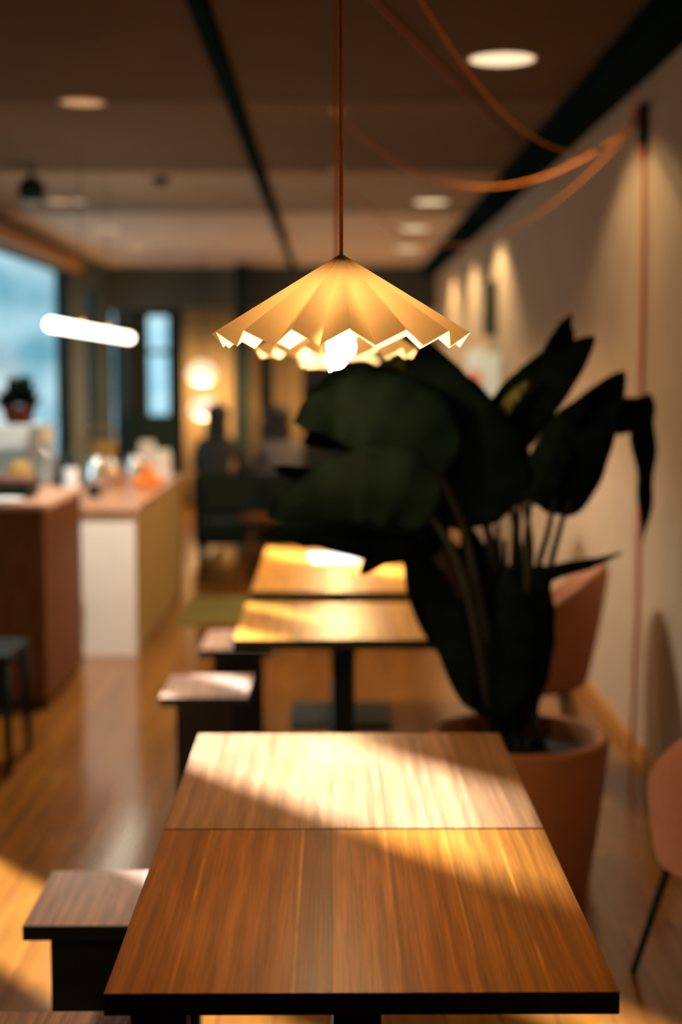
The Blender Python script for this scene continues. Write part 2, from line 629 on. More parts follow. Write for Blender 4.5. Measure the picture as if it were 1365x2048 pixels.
struct('wall_right', MB().box((XR, Y0, -0.1), (XR + 0.12, Y1, H + 0.1)), M_WALL)
struct('baseboard_right', MB().box((XR - 0.014, Y0, 0), (XR, Y1, 0.07)), M_ORANGEWOOD, bevel=0.003)
struct('wall_back', MB().box((XL - 0.12, Y0 - 0.12, -0.1), (XR + 0.12, Y0, H + 0.1)), M_WALLDARK)

# left wall with its window openings; unseen near ones shaped for the sun patches
OPEN = [(5.85, 6.62, 0.20, 2.45), (7.22, 7.66, 0.20, 2.30), (7.92, 8.20, 0.2, 2.3), (9.35, 9.85, 0.2, 2.5),
        (11.3, 14.9, 0.70, 2.63), (15.75, 16.7, 0.50, 2.55), (17.7, 18.9, 0.50, 2.4)]
mb = MB()
y = Y0
for (a, b_, z0, z1) in OPEN:
    mb.box((XL - 0.16, y, -0.1), (XL, a, H + 0.1))
    mb.box((XL - 0.16, a, -0.1), (XL, b_, z0))
    mb.box((XL - 0.16, a, z1), (XL, b_, H + 0.1))
    y = b_
mb.box((XL - 0.16, y, -0.1), (XL, Y1, H + 0.1))
struct('wall_left', mb, M_WALLDARK)
for i, (a, b_, z0, z1) in enumerate(OPEN):
    m2 = MB()
    fr = 0.025
    xw = XL - 0.11
    m2.box((xw, a, z0), (xw + 0.04, a + fr, z1)).box((xw, b_ - fr, z0), (xw + 0.04, b_, z1))
    m2.box((xw, a, z0), (xw + 0.04, b_, z0 + fr)).box((xw, a, z1 - fr), (xw + 0.04, b_, z1))
    w = struct('window_%d' % (i + 1), m2, M_BLACK)
    pane = MB().box((xw + 0.016, a + fr, z0 + fr), (xw + 0.022, b_ - fr, z1 - fr)).obj('pane', M_GLASS, w)
    # a portal over each opening helps Cycles sample the daylight that comes in there
    ld = bpy.data.lights.new('window_daylight', 'AREA')
    ld.shape = 'RECTANGLE'
    ld.size = z1 - z0
    ld.size_y = b_ - a
    ld.cycles.is_portal = True
    lo = bpy.data.objects.new('window_daylight', ld)
    COL.objects.link(lo)
    lo.location = (XL - 0.17, (a + b_) / 2, (z0 + z1) / 2)
    lo.rotation_euler = (0, R(-90), 0)
# timber beam over the big window
struct('trim_3', MB().box((XL, 4.0, 2.64), (XL + 0.09, 15.2, 2.76)), M_ORANGEWOOD, bevel=0.004)

# unseen building, added to block the sun at the far windows
ob = thing('sun_blocker_building', 'unseen grey building added outside the left windows to block the sun', 'building', (-9.0, 17.9, 0))
MB().box((-0.9, 0.9, -1), (0, 10.0, 9)).obj('facade', M_WALLDARK, ob)
for k in range(4):
    for j in range(3):
        MB().box((0.0, 1.0 + 2.3 * k, 1.2 + 2.6 * j), (0.05, 2.3 + 2.3 * k, 3.0 + 2.6 * j)).obj('window', M_BLACK, ob)

# end wall, with a tall narrow window
wx0, wx1, wz0, wz1 = at(292, 700, Y1).x, at(340, 700, Y1).x, at(315, 835, Y1).z, at(315, 628, Y1).z
mb = MB()
mb.box((XL - 0.12, Y1, -0.1), (wx0, Y1 + 0.12, H + 0.1)).box((wx1, Y1, -0.1), (XR + 0.12, Y1 + 0.12, H + 0.1))
mb.box((wx0, Y1, -0.1), (wx1, Y1 + 0.12, wz0)).box((wx0, Y1, wz1), (wx1, Y1 + 0.12, H + 0.1))
struct('wall_end', mb, M_WALLDARK)
m2 = MB()
fr = 0.03
zm = at(315, 704, Y1).z
m2.box((wx0, Y1 + 0.03, wz0), (wx0 + fr, Y1 + 0.07, wz1)).box((wx1 - fr, Y1 + 0.03, wz0), (wx1, Y1 + 0.07, wz1))
m2.box((wx0, Y1 + 0.03, wz0), (wx1, Y1 + 0.07, wz0 + fr)).box((wx0, Y1 + 0.03, wz1 - fr), (wx1, Y1 + 0.07, wz1))
m2.box((wx0, Y1 + 0.03, zm - 0.03), (wx1, Y1 + 0.07, zm + 0.03))
w = struct('window_8', m2, M_BLACK)
MB().box((wx0 + fr, Y1 + 0.045, wz0 + fr), (wx1 - fr, Y1 + 0.052, wz1 - fr)).obj('pane', M_GLASS, w)
# dark beam across the room before the end wall, dark post
struct('trim_4', MB().box((XL, 17.4, 2.37), (XR, 17.7, H)), M_WALLDARK, bevel=0.01)
px = at(487, 700, 17.0).x
struct('trim_5', MB().box((px - 0.08, 16.9, 0), (px + 0.08, 17.05, H)), M_BLACK, bevel=0.006)


# ------------------------------------------------------------------ ceiling downlights
def downlight(x, y, r, dm, label, watt, mesh_only=False):
    t = thing('downlight', label, 'ceiling light', (x, y, H))
    MB().lathe([(r + 0.014, 0.0), (r + 0.014, -0.006), (r, -0.008), (r - 0.004, -0.001)]).obj('rim', M_WALL, t)
    MB().cyl((0, 0, -0.005), r - 0.003, 0.004, seg=40).obj('diffuser', dm, t)
    if watt:
        d = bpy.data.lights.new('downlight_beam', 'SPOT')
        d.energy = watt
        d.color = (1.0, 0.70, 0.36) if watt < 200 else (1.0, 0.90, 0.76)
        d.spot_size = R(128)
        d.spot_blend = 0.35
        d.shadow_soft_size = 0.03
        o = bpy.data.objects.new('downlight_beam', d)
        COL.objects.link(o)
        o.location = (0, 0, -0.03)
        o.parent = t
    return t


def ceil_at(px_, py_):
    a = at(px_, py_, 5.0)
    k = (H - CAM_H) / (a.z - CAM_H)
    return a.x * k, 5.0 * k


DL = [(1005, 116, 0.135, M_DISC, 'round cream downlight nearest the camera, right of the pendant cord', 45),
      (862, 403, 0.13, M_DISC, 'downlight second in the right-hand row, just left of the hanging orange loop', 110),
      (829, 456, 0.13, M_DISC, 'downlight third in the right-hand row, right of the shade tip', 110),
      (815, 497, 0.13, M_DISC, 'downlight farthest in the right-hand row, low above the paper shade', 110),
      (165, 203, 0.10, M_DISCF, 'dim orange flat downlight lying across the dark joint at upper left', 330),
      (118, 402, 0.10, M_DISCD, 'dim left downlight directly left of the brighter white spot', 0),
      (156, 402, 0.06, M_DISC, 'small bright white spot lamp beside a dim downlight on the left', 0),
      (215, 458, 0.13, M_DISCD, 'dim left downlight between the white spot and the faintest far one', 10),
      (276, 494, 0.13, M_DISCD, 'faintest far downlight on the left, last above the dark beam', 10)]
for (x, y_, r_, dm, lb, wt) in DL:
    cx, cy = ceil_at(x, y_)
    downlight(cx, cy, r_, dm, lb, wt)
# small black sensors under the ceiling
cx, cy = ceil_at(322, 356)
t = thing('smoke_detector', 'small black round detector on the ceiling left of the black track', 'smoke detector', (cx, cy, H))
MB().lathe([(0.0, 0), (0.05, 0), (0.055, -0.02), (0.035, -0.045), (0.0, -0.05)]).obj('housing', M_BLACK, t)
cx, cy = ceil_at(62, 330)
t = thing('ceiling_speaker', 'black round loudspeaker hanging from the ceiling at far left', 'speaker', (cx, cy, H))
MB().cyl((0, 0, -0.08), 0.012, 0.08, seg=12).obj('stem', M_BLACK, t)
MB().sph((0, 0, -0.15), 0.085, (1, 1, 0.95)).obj('housing', M_BLACK, t)
MB().cyl((0, -0.02, -0.235), 0.05, 0.012, seg=24).obj('grille', M_GREYM, t)


# ------------------------------------------------------------------ pendant lamps
NP = 15
APEX_DZ = 0.143
BR = Vector((1.245, 5.88, 2.60))


def shade_mesh(phase):
    b = bmesh.new()
    steps = [0.02, 0.12, 0.25, 0.45, 0.65, 0.85, 1.0]
    Rr, Zr, Rv, Zv = 0.200, 0.121, 0.182, 0.143
    rings = []
    for s_ in steps:
        ring = []
        for k in range(NP):
            jit = [0.0, 0.02, -0.015, 0.01, -0.02][k % 5]
            a = R(phase + 24 * k)
            a2 = R(phase + 24 * k + 12) + jit
            for (rr, zz, aa) in ((Rr, Zr, a), (Rv, Zv, a2)):
                ring.append(b.verts.new((math.sin(aa) * rr * s_, -math.cos(aa) * rr * s_, -zz * s_)))
        rings.append(ring)
    for A, B in zip(rings, rings[1:]):
        for k in range(2 * NP):
            b.faces.new((A[k], A[(k + 1) % (2 * NP)], B[(k + 1) % (2 * NP)], B[k]))
    me = bpy.data.meshes.new('shade')
    b.to_mesh(me)
    b.free()
    me.materials.append(M_PAPER)
    return me


SHADE = shade_mesh(3)


def swag(P0, P1, sag, n=36):
    out = []
    for i in range(n + 1):
        t_ = i / n
        p = P0.lerp(P1, t_)
        p.z -= 4 * sag * t_ * (1 - t_)
        out.append(p)
    return out


def pendant(x, y_, apex_z, label, sag=None, bulb=None, cord_r=0.0030, tail=0.0):
    t = thing('pendant_lamp', label, 'pendant lamp', (x, y_, apex_z), 0, 'folded paper pendants over the tables')
    top = H - apex_z
    MB().tube([(0, 0, -0.02), (0, 0, top * 0.5), (0, 0, top - 0.02)], cord_r).obj('cord', M_CORD, t)
    MB().lathe([(0, 0), (0.035, 0), (0.035, -0.012), (0.006, -0.03), (0, -0.03)], (0, 0, top)).obj('ceiling_hook', M_BRASS, t)
    so = bpy.data.objects.new('shade', SHADE)
    COL.objects.link(so)
    so.parent = t
    MB().lathe([(0.0, -0.012), (0.010, -0.014), (0.017, -0.03), (0.017, -0.088), (0.012, -0.094), (0, -0.094)]
               ).obj('socket', M_WHITE, t)
    c = MB().lathe([(0, -0.166), (0.009, -0.1645), (0.017, -0.160), (0.0228, -0.152), (0.025, -0.141), (0.0228, -0.130), (0.017, -0.122), (0.012, -0.112),
                    (0.011, -0.092), (0, -0.092)]).obj('bulb', bulb or M_BULB, t)
    if sag is not None:
        P0 = Vector((x, y_, H - 0.03))
        pts = [p - t.location for p in swag(P0, BR, sag)]
        MB().tube(pts, 0.0042, 8).obj('swag_cord', M_CORD, t)
    return t


p1 = at(683, 507, 2.2)
pendant(p1.x, 2.2, p1.z, 'sharp folded paper pendant nearest the camera, hanging over the near table')
p2 = at(672, 560, 3.45)
pendant(p2.x, 3.45, p1.z - 0.004, 'blurred folded paper pendant hanging directly behind the sharp nearest one', 0.36)
pendant(0.04, 7.1, p1.z, 'pendant whose thick orange cord makes the upper deep loop to the wall', 0.30, M_BULB2)
pendant(0.04, 9.1, p1.z, 'pendant whose orange cord makes the lowest and farthest loop to the wall', 0.47, M_BULB2)

# bracket on the right wall that gathers the cords
t = thing('cable_bracket', 'black wall bracket high on the right wall gathering orange cords', 'bracket', (XR - 0.002, 5.86, 2.47))
MB().box((-0.03, -0.03, 0), (0.0, 0.03, 0.20)).obj('plate', M_BLACK, t, bevel=0.004)
pts = [(-0.03, 0, 0.16), (-0.055, 0, 0.155), (-0.062, 0.0, 0.13), (-0.045, 0, 0.11)]
MB().tube(pts, 0.006, 10).obj('hook', M_BLACK, t)
lp = []
for i in range(17):
    a = 2 * PI * i / 16
    lp.append((-0.052 + 0.012 * math.sin(a), -0.012, 0.19 + 0.065 * math.cos(a)))
MB().tube(lp, 0.004, 8).obj('cord_loop', M_CORD, t)
o = MB().tube([(XR - 0.035, 5.80, 2.50), (XR - 0.02, 5.81, 2.42), (XR - 0.012, 5.82, 2.0), (XR - 0.012, 5.82, 1.2),
               (XR - 0.013, 5.81, 0.6), (XR - 0.02, 5.82, 0.012)], 0.0085, 10).obj('power_cable', M_CORDWALL)
tag(o, 'orange cord running straight down the right wall from the bracket', 'cord')
cpts = [Vector((-0.25, 3.65, H - 0.012)), Vector((0.16, 5.07, H - 0.008)), Vector((0.42, 5.95, H - 0.008)),
        Vector((0.72, 7.0, H - 0.008)), Vector((1.07, 8.2, H - 0.012))]
o = MB().tube(cpts, 0.006, 8).obj('ceiling_cable', M_CABLE)
tag(o, 'thin rust cable running flat and diagonal along the ceiling, above the loops', 'cable')


# ------------------------------------------------------------------ tables
def table(y_near, y_far, label, mtop, first=None):
    cy = (y_near + y_far) / 2
    t = thing('cafe_table', label, 'table', (0.042, cy, 0), 0, 'square pedestal tables in a line')
    hy = (y_far - y_near) / 2 - 0.002
    MB().box((-0.352, -hy, 0.718), (0.352, hy, 0.75), mi=0, side_mi=1).obj('tabletop', [mtop, M_SHADEWOOD], t, bevel=0.0015)  # side faces coloured as in shade
    MB().box((-0.22, -0.22, 0.706), (0.22, 0.22, 0.718)).obj('mounting_plate', M_BLACK, t, bevel=0.002)
    MB().box((-0.038, -0.038, 0.02), (0.038, 0.038, 0.706)).obj('column', M_BLACK, t, bevel=0.004)
    MB().box((-0.23, -0.23, 0.0), (0.23, 0.23, 0.02)).obj('base_plate', M_BLACK, t, bevel=0.006)
    return t


table(1.86, 2.56, 'sharp oak table in the foreground, below the nearest pendant', M_TABLE)
table(2.562, 3.265, 'second oak table pushed against the foreground one, with the brightest sun patch', M_TABLE_B)
table(4.43, 5.16, 'third oak table, standing alone left of the plant with a pale near corner', M_TABLE_C)
table(5.42, 6.12, 'fourth oak table, just behind the one with the pale corner', M_TABLE_C)
table(6.125, 6.83, 'farthest oak table, half hidden under the plant leaves', M_TABLE_C)

# paper lying on the farthest table
t = thing('menu_card', 'white folded menu lying on the farthest oak table', 'menu', (0.02, 6.40, 0.7505), R(8))
MB().box((-0.105, -0.14, 0), (0.105, 0.14, 0.0025)).obj('back_page', M_PAPERW, t)
b = MB()
b.box((-0.10, -0.138, 0.003), (0.10, 0.138, 0.005)).obj('front_page', M_BLUEW, t)


# ------------------------------------------------------------------ stools
def stool(x0, x1, ya, yb, label):
    cx_, cy_ = (x0 + x1) / 2, (ya + yb) / 2
    w_, d_ = (x1 - x0) / 2, (yb - ya) / 2
    t = thing('box_stool', label, 'stool', (cx_, cy_, 0), 0, 'box stools on the left of the tables')
    MB().box((-w_, -d_, 0.418), (w_, d_, 0.45), mi=0, side_mi=1).obj('seat', [M_STOOL, M_SHADEWOOD], t, bevel=0.0015)  # seat edges get the painted shade too
    MB().box((-w_ + 0.055, -d_ + 0.012, 0), (w_ - 0.055, -d_ + 0.034, 0.418)).obj('end_panel', M_SHADEWOOD, t, bevel=0.002)
    MB().box((-w_ + 0.055, d_ - 0.034, 0), (w_ - 0.055, d_ - 0.012, 0.418)).obj('end_panel', M_SHADEWOOD, t, bevel=0.002)
    MB().box((-w_ + 0.07, -d_ + 0.034, 0.20), (-w_ + 0.09, d_ - 0.034, 0.28)).obj('stretcher', M_SHADEWOOD, t, bevel=0.002)
    return t


stool(-0.640, -0.245, 2.85, 3.18, 'rose-topped box stool left of the foreground table, seen whole')
stool(-0.75, -0.36, 2.12, 2.455, 'nearest box stool, only its pale top showing at the bottom left corner')
stool(-0.605, -0.295, 4.93, 5.31, 'box stool by the third table with a white glint on its right end')
stool(-0.545, -0.245, 5.80, 6.25, 'farther box stool beside the fourth table, partly behind the glinting one')


# ------------------------------------------------------------------ tub chairs
def tub_chair(x, y_, rz, label):
    t = thing('tub_chair', label, 'armchair', (x, y_, 0), rz, 'salmon tub chairs along the right wall')
    # shell opens towards local +Y ; angle 0 = +Y front
    b = bmesh.new()
    NA, NZ = 40, 10
    outer, inner = [], []
    Ro = 0.275
    th = 0.055

    def top(a):                       # a: 0 at the back, +-150 deg at the arms
        u = min(1, abs(a) / R(140))
        s_ = u * u * (3 - 2 * u)
        return 0.84 - 0.28 * s_
    rows = []
    for i in range(NA + 1):
        a = R(-140) + R(280) * i / NA
        zt = top(a)
        dx_, dy_ = math.sin(a), -math.cos(a)
        prof = []
        zb = 0.36
        e = min(1.0, (NA / 2 - abs(i - NA / 2)) / 3.0 + 0.35)   # arms thin out at the ends
        tt = th * e
        lean = 0.05
        for q in range(NZ + 1):
            z = zb + (zt - tt / 2 - zb) * q / NZ
            prof.append((Ro - 0.03 * (1 - q / NZ) ** 2 + lean * (q / NZ) * max(0, math.cos(a)), z))
        for q in range(1, 6):
            an = PI * q / 6
            prof.append((Ro + lean * max(0, math.cos(a)) - tt / 2 + tt / 2 * math.cos(an), zt - tt / 2 + tt / 2 * math.sin(an)))
        for q in range(NZ + 1):
            z = (zt - tt / 2) + (zb - zt + tt / 2) * q / NZ
            prof.append((Ro - tt - 0.03 * (q / NZ) ** 2 + lean * (1 - q / NZ) * max(0, math.cos(a)), z))
        rows.append([b.verts.new((r_ * dx_, r_ * dy_, z)) for r_, z in prof])
    n_ = len(rows[0])
    for A, B in zip(rows, rows[1:]):
        for q in range(n_):
            f = b.faces.new((A[q], B[q], B[(q + 1) % n_], A[(q + 1) % n_]))
            f.smooth = True
    b.faces.new(rows[0])
    b.faces.new(list(reversed(rows[-1])))
    m_ = MB()
    m_.b.free()
    m_.b = b
    m_.obj('back_shell', M_PINK, t)
    MB().lathe([(0, 0.36), (0.222, 0.36), (0.238, 0.38), (0.242, 0.42), (0.225, 0.452), (0.15, 0.466), (0, 0.47)]).obj('seat', M_PINK, t)
    MB().lathe([(0, 0.338), (0.20, 0.338), (0.20, 0.36), (0, 0.36)]).obj('seat_frame', M_BLACK, t)
    for sx in (-1, 1):
        for sy in (-1, 1):
            MB().tube([(0.15 * sx, 0.15 * sy, 0.345), (0.235 * sx, 0.235 * sy, 0.0)], lambda u: 0.014 - 0.004 * u, 10).obj('leg', M_BLACK, t)
    return t


tub_chair(1.035, 3.48, R(10), 'salmon tub chair cut off by the right edge beside the tables').scale = (0.85, 0.85, 1)
tub_chair(0.78, 5.62, R(78), 'salmon tub chair standing behind the plant pot')


# ------------------------------------------------------------------ potted plant
PC = Vector((0.558, 4.15, 0))
plant = thing('potted_plant', 'huge dark green broad-leaved plant in a round terracotta pot', 'potted plant', PC)
MB().lathe([(0, 0.0), (0.19, 0.0), (0.205, 0.01), (0.235, 0.20), (0.262, 0.42), (0.268, 0.50), (0.268, 0.515), (0.262, 0.522),
            (0.240, 0.522), (0.234, 0.515), (0.232, 0.46), (0.225, 0.44)], seg=56).obj('pot', M_POT, plant)
MB().lathe([(0, 0.47), (0.10, 0.468), (0.231, 0.455), (0.231, 0.42)], seg=40).obj('soil', M_SOIL, plant)


def bez(pts, n):
    """Catmull-Rom through the control points"""
    P = [Vector(p) for p in pts]
    P = [P[0] * 2 - P[1]] + P + [P[-1] * 2 - P[-2]]
    segs = len(P) - 3
    out = []
    for i in range(n + 1):
        u = i / n * segs
        k = min(int(u), segs - 1)
        f = u - k
        a, b_, c, d = P[k:k + 4]
        out.append(0.5 * ((2 * b_) + (-a + c) * f + (2 * a - 5 * b_ + 4 * c - d) * f * f + (-a + 3 * b_ - 3 * c + d) * f ** 3))
    return out


def leaf(spine, hw, fold=0.25, side=None, m=None, n=26, wave=0.012, shape=0.55, name='leaf', tip_round=1.0):
    """blade along the spine points (world), half width hw, turned so that its width follows `side`"""
    S = bez(spine, n)
    b = bmesh.new()
    NW = 8
    rows = []
    ph = random.uniform(0, 6)
    for i, p in enumerate(S):
        u = i / n
        d = (S[min(i + 1, n)] - S[max(i - 1, 0)]).normalized()
        if side is None:
            sd_ = d.cross(Vector((0, -1, 0.15)))
        else:
            sd_ = Vector(side)
        sd_ = (sd_ - d * sd_.dot(d)).normalized()
        nr = d.cross(sd_).normalized()
        prof = math.sin(PI * min(1, max(0, u)) ** shape) ** 0.62 if 0 < u < 1 else 0
        wd = hw * max(prof, 0.02)
        row = []
        for j in range(NW + 1):
            q = -1 + 2 * j / NW
            off = nr * (abs(q) * wd * fold + wave * math.sin(9 * u * 3 + ph + q) * abs(q))
            row.append(b.verts.new(p + sd_ * q * wd + off - PC))
        rows.append(row)
    for A, B in zip(rows, rows[1:]):
        for j in range(NW):
            f = b.faces.new((A[j], A[j + 1], B[j + 1], B[j]))
            f.smooth = True
    m_ = MB()
    m_.b.free()
    m_.b = b
    o = m_.obj(name, m or M_LEAF, plant, solid=0.0016)
    return o


def stalk(pts, r0=0.013, r1=0.007):
    pts = bez(pts, 18)
    return MB().tube([p - PC for p in pts], lambda u: r0 + (r1 - r0) * u, 8).obj('stalk', M_STALK, plant)


root = [PC + Vector((random.uniform(-0.09, 0.09), random.uniform(-0.08, 0.08), 0.45)) for _ in range(24)]
# upper right leaf
stalk([root[0], at(1045, 1180, 4.15), at(1022, 1000, 4.12), at(1012, 885, 4.1)])
leaf([at(990, 905, 4.10), at(1050, 810, 4.08), at(1115, 745, 4.05), at(1190, 672, 4.0)], 0.088, 0.2)
leaf([at(1105, 760, 4.12), at(1120, 700, 4.15), at(1140, 630, 4.2)], 0.05, 0.2)
leaf([at(1000, 868, 4.2), at(1040, 780, 4.22), at(1095, 700, 4.25)], 0.05, 0.3)
# right leaf and its drooping twin close to the wall
stalk([root[1], at(1095, 1180, 4.2), at(1120, 1060, 4.2), at(1140, 1000, 4.2)], 0.012, 0.008)
stalk([root[2], at(1070, 1180, 4.15), at(1098, 1060, 4.1), at(1110, 985, 4.1)], 0.012, 0.008)
leaf([at(1092, 1025, 4.20), at(1140, 930, 4.2), at(1190, 835, 4.2), at(1250, 742, 4.2)], 0.108, 0.22)
leaf([at(1240, 870, 4.45), at(1268, 795, 4.5), at(1282, 850, 4.55), at(1290, 960, 4.6), at(1287, 1085, 4.62)], 0.05, 0.3, side=(1, 0.2, 0))
leaf([at(1060, 1010, 4.0), at(1100, 920, 4.0), at(1130, 850, 4.0), at(1175, 790, 4.05)], 0.055, 0.3)
stalk([root[3], at(1050, 1200, 4.0), at(1052, 1090, 4.0), at(1062, 1000, 4.0)], 0.011, 0.007)
stalk([root[4], at(1060, 1150, 4.3), at(1048, 1000, 4.3), at(1035, 890, 4.3)], 0.011, 0.007)
# central big leaf
stalk([root[5], at(1000, 1250, 4.1), at(985, 1110, 4.05), at(960, 1000, 4.0)], 0.015, 0.01)
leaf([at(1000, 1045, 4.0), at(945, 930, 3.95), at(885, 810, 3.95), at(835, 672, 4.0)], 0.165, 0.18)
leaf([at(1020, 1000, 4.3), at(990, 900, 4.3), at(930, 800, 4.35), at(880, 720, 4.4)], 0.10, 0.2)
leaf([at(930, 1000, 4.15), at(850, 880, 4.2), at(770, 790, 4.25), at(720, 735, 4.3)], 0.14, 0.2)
leaf([at(1000, 930, 4.45), at(990, 860, 4.45), at(1000, 780, 4.5)], 0.03, 0.3, m=M_LEAFY)
# left leaf
stalk([root[6], at(960, 1200, 3.95), at(925, 1050, 3.9), at(870, 930, 3.85)], 0.014, 0.009)
leaf([at(905, 930, 3.85), at(800, 850, 3.8), at(690, 820, 3.8), at(588, 840, 3.85)], 0.135, 0.2)
leaf([at(870, 860, 4.05), at(780, 830, 4.1), at(690, 790, 4.1), at(610, 790, 4.1)], 0.075, 0.25)
leaf([at(900, 920, 4.0), at(790, 870, 4.0), at(700, 860, 4.0), at(605, 885, 4.0)], 0.09, 0.25)
leaf([at(840, 830, 4.0), at(760, 770, 4.0), at(700, 745, 4.0), at(640, 770, 4.05)], 0.05, 0.25)
# lower left leaves, reaching over the tables
stalk([root[7], at(950, 1250, 3.9), at(910, 1110, 3.85), at(850, 1010, 3.8)], 0.014, 0.009)
leaf([at(880, 1010, 3.8), at(770, 975, 3.75), at(660, 985, 3.75), at(535, 1030, 3.8)], 0.115, 0.2)
leaf([at(880, 1040, 4.0), at(770, 1045, 4.0), at(660, 1050, 4.0), at(520, 1075, 4.05)], 0.085, 0.2)
leaf([at(870, 960, 4.1), at(760, 940, 4.15), at(660, 960, 4.15), at(545, 935, 4.2)], 0.06, 0.25)
leaf([at(880, 1010, 3.9), at(830, 1040, 3.9), at(780, 1085, 3.9), at(722, 1150, 3.9)], 0.065, 0.25)
leaf([at(900, 1000, 4.2), at(820, 990, 4.2), at(740, 1030, 4.2), at(650, 1080, 4.2)], 0.10, 0.2)
leaf([at(930, 990, 4.15), at(860, 940, 4.1), at(800, 960, 4.1), at(750, 1020, 4.1)], 0.12, 0.2)
leaf([at(900, 1030, 4.3), at(800, 1060, 4.3), at(700, 1070, 4.3), at(560, 1060, 4.35)], 0.09, 0.2)
leaf([at(900, 960, 4.35), at(800, 960, 4.4), at(700, 960, 4.4), at(600, 1000, 4.4)], 0.11, 0.2)
leaf([at(860, 1070, 4.15), at(760, 1090, 4.15), at(660, 1075, 4.15), at(590, 1090, 4.2)], 0.05, 0.25)
leaf([at(900, 1080, 4.2), at(850, 1130, 4.2), at(860, 1230, 4.2), at(900, 1330, 4.2)], 0.06, 0.2)
leaf([at(890, 1060, 4.0), at(840, 1085, 4.0), at(790, 1105, 4.0), at(730, 1128, 4.0)], 0.045, 0.25)
# low upright leaves making the dense foot
low = [((945, 1420), (900, 1260), (850, 1150), (790, 1050), 0.055, 3.95, M_LEAF),
       ((975, 1430), (945, 1260), (905, 1150), (850, 1040), 0.065, 4.05, M_LEAFR),
       ((985, 1430), (960, 1280), (930, 1180), (885, 1070), 0.085, 4.15, M_LEAF),
       ((1000, 1440), (985, 1300), (965, 1180), (935, 1050), 0.085, 4.2, M_LEAF),
       ((1005, 1440), (1000, 1300), (990, 1200), (980, 1060), 0.055, 4.05, M_LEAF),
       ((1040, 1440), (1045, 1320), (1055, 1220), (1050, 1110), 0.085, 4.1, M_LEAF),
       ((1050, 1440), (1065, 1330), (1080, 1240), (1090, 1140), 0.060, 4.2, M_LEAF),
       ((960, 1420), (930, 1290), (890, 1180), (850, 1110), 0.06, 4.2, M_LEAFR),
       ((1020, 1440), (1015, 1320), (1025, 1240), (1020, 1130), 0.08, 3.98, M_LEAF),
       ((990, 1440), (970, 1340), (945, 1270), (930, 1190), 0.09, 4.0, M_LEAF)]
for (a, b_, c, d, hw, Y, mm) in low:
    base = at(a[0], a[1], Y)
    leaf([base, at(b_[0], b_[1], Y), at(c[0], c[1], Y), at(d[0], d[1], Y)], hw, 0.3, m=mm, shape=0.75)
for k, (x, yy) in enumerate([(1010, 1080), (1030, 1040), (975, 1020), (1052, 1090), (995, 1050), (1040, 950), (965, 1100)]):
    r_ = root[8 + k]
    stalk([r_, at((x + 1020) / 2, 1270, 4.15), at(x, yy, 4.1 + 0.03 * k)], 0.012, 0.007)
leaf([at(930, 800, 4.3), at(860, 760, 4.35), at(800, 735, 4.4), at(735, 745, 4.45)], 0.05, 0.25, m=M_LEAFG)
leaf([at(985, 860, 4.06), at(1010, 820, 4.02), at(1040, 780, 4.0), at(1062, 762, 4.0)], 0.018, 0.3, m=M_LEAFY)
# small curled leaf pointing right
leaf([at(1060, 1180, 4.1), at(1110, 1145, 4.12), at(1170, 1130, 4.15), at(1200, 1122, 4.2), at(1245, 1105, 4.2)], 0.021, 0.3, shape=0.5)
leaf([at(1040, 1200, 4.1), at(1080, 1150, 4.1), at(1130, 1145, 4.1)], 0.03, 0.3)

# ------------------------------------------------------------------ counter on the left
ct = thing('counter', 'white and ochre service counter with a rose wood top', 'counter', (-1.34, 7.9, 0))
MB().box((-0.262, 0.0, 0.0), (0.245, 0.03, 0.82)).obj('front_panel', M_WHITE, ct, bevel=0.003)
MB().box((0.215, 0.031, 0.0), (0.245, 2.42, 0.82)).obj('side_panel', M_OLIVE, ct, bevel=0.003)
MB().box((0.205, 2.421, 0.0), (0.25, 2.50, 0.82)).obj('corner_post', M_ORANGEWOOD, ct, bevel=0.003)
MB().box((-0.262, 0.031, 0.0), (-0.232, 2.50, 0.82)).obj('back_panel', M_OLIVE, ct, bevel=0.003)
MB().box((-0.30, -0.03, 0.82), (0.27, 2.52, 0.852)).obj('worktop', M_TOP, ct, bevel=0.003)

cb = thing('cabinet', 'dark walnut cabinet standing at the left edge before the counter', 'cabinet', (-1.80, 6.62, 0))
MB().box((-0.42, 0.02, 0.03), (0.455, 1.0, 0.95)).obj('body', M_CAB, cb, bevel=0.004)
MB().box((-0.42, 0.0, 0.07), (0.0, 0.02, 0.94)).obj('door', M_CAB, cb, bevel=0.003)
MB().box((0.004, 0.0, 0.07), (0.455, 0.02, 0.94)).obj('door', M_CAB, cb, bevel=0.003)
MB().box((-0.44, -0.01, 0.951), (0.475, 1.02, 0.98)).obj('top', M_TOP, cb, bevel=0.003)
MB().box((-0.40, 0.05, 0.0), (0.43, 0.97, 0.03)).obj('plinth', M_BLACK, cb)

# dark chair at the left edge
ch = thing('side_chair', 'black chair in front of the walnut cabinet at the left edge', 'chair', (-1.47, 5.72, 0))
MB().box((-0.21, -0.20, 0.44), (0.20, 0.20, 0.48)).obj('seat', M_BLACK, ch, bevel=0.012)
MB().box((-0.215, -0.19, 0.52), (-0.185, 0.19, 0.82)).obj('backrest', M_BLACK, ch, bevel=0.01)
MB().box((-0.18, -0.19, 0.28), (0.19, -0.175, 0.438)).obj('apron', M_BLACK, ch, bevel=0.004)
for sx, sy, zt in ((-0.195, -0.175, 0.80), (-0.195, 0.175, 0.80), (0.18, -0.175, 0.44), (0.18, 0.175, 0.44)):
    MB().tube([(sx, sy, zt), (sx * 1.06, sy * 1.06, 0)], lambda u: 0.020 - 0.006 * u, 10).obj('leg', M_BLACK, ch)

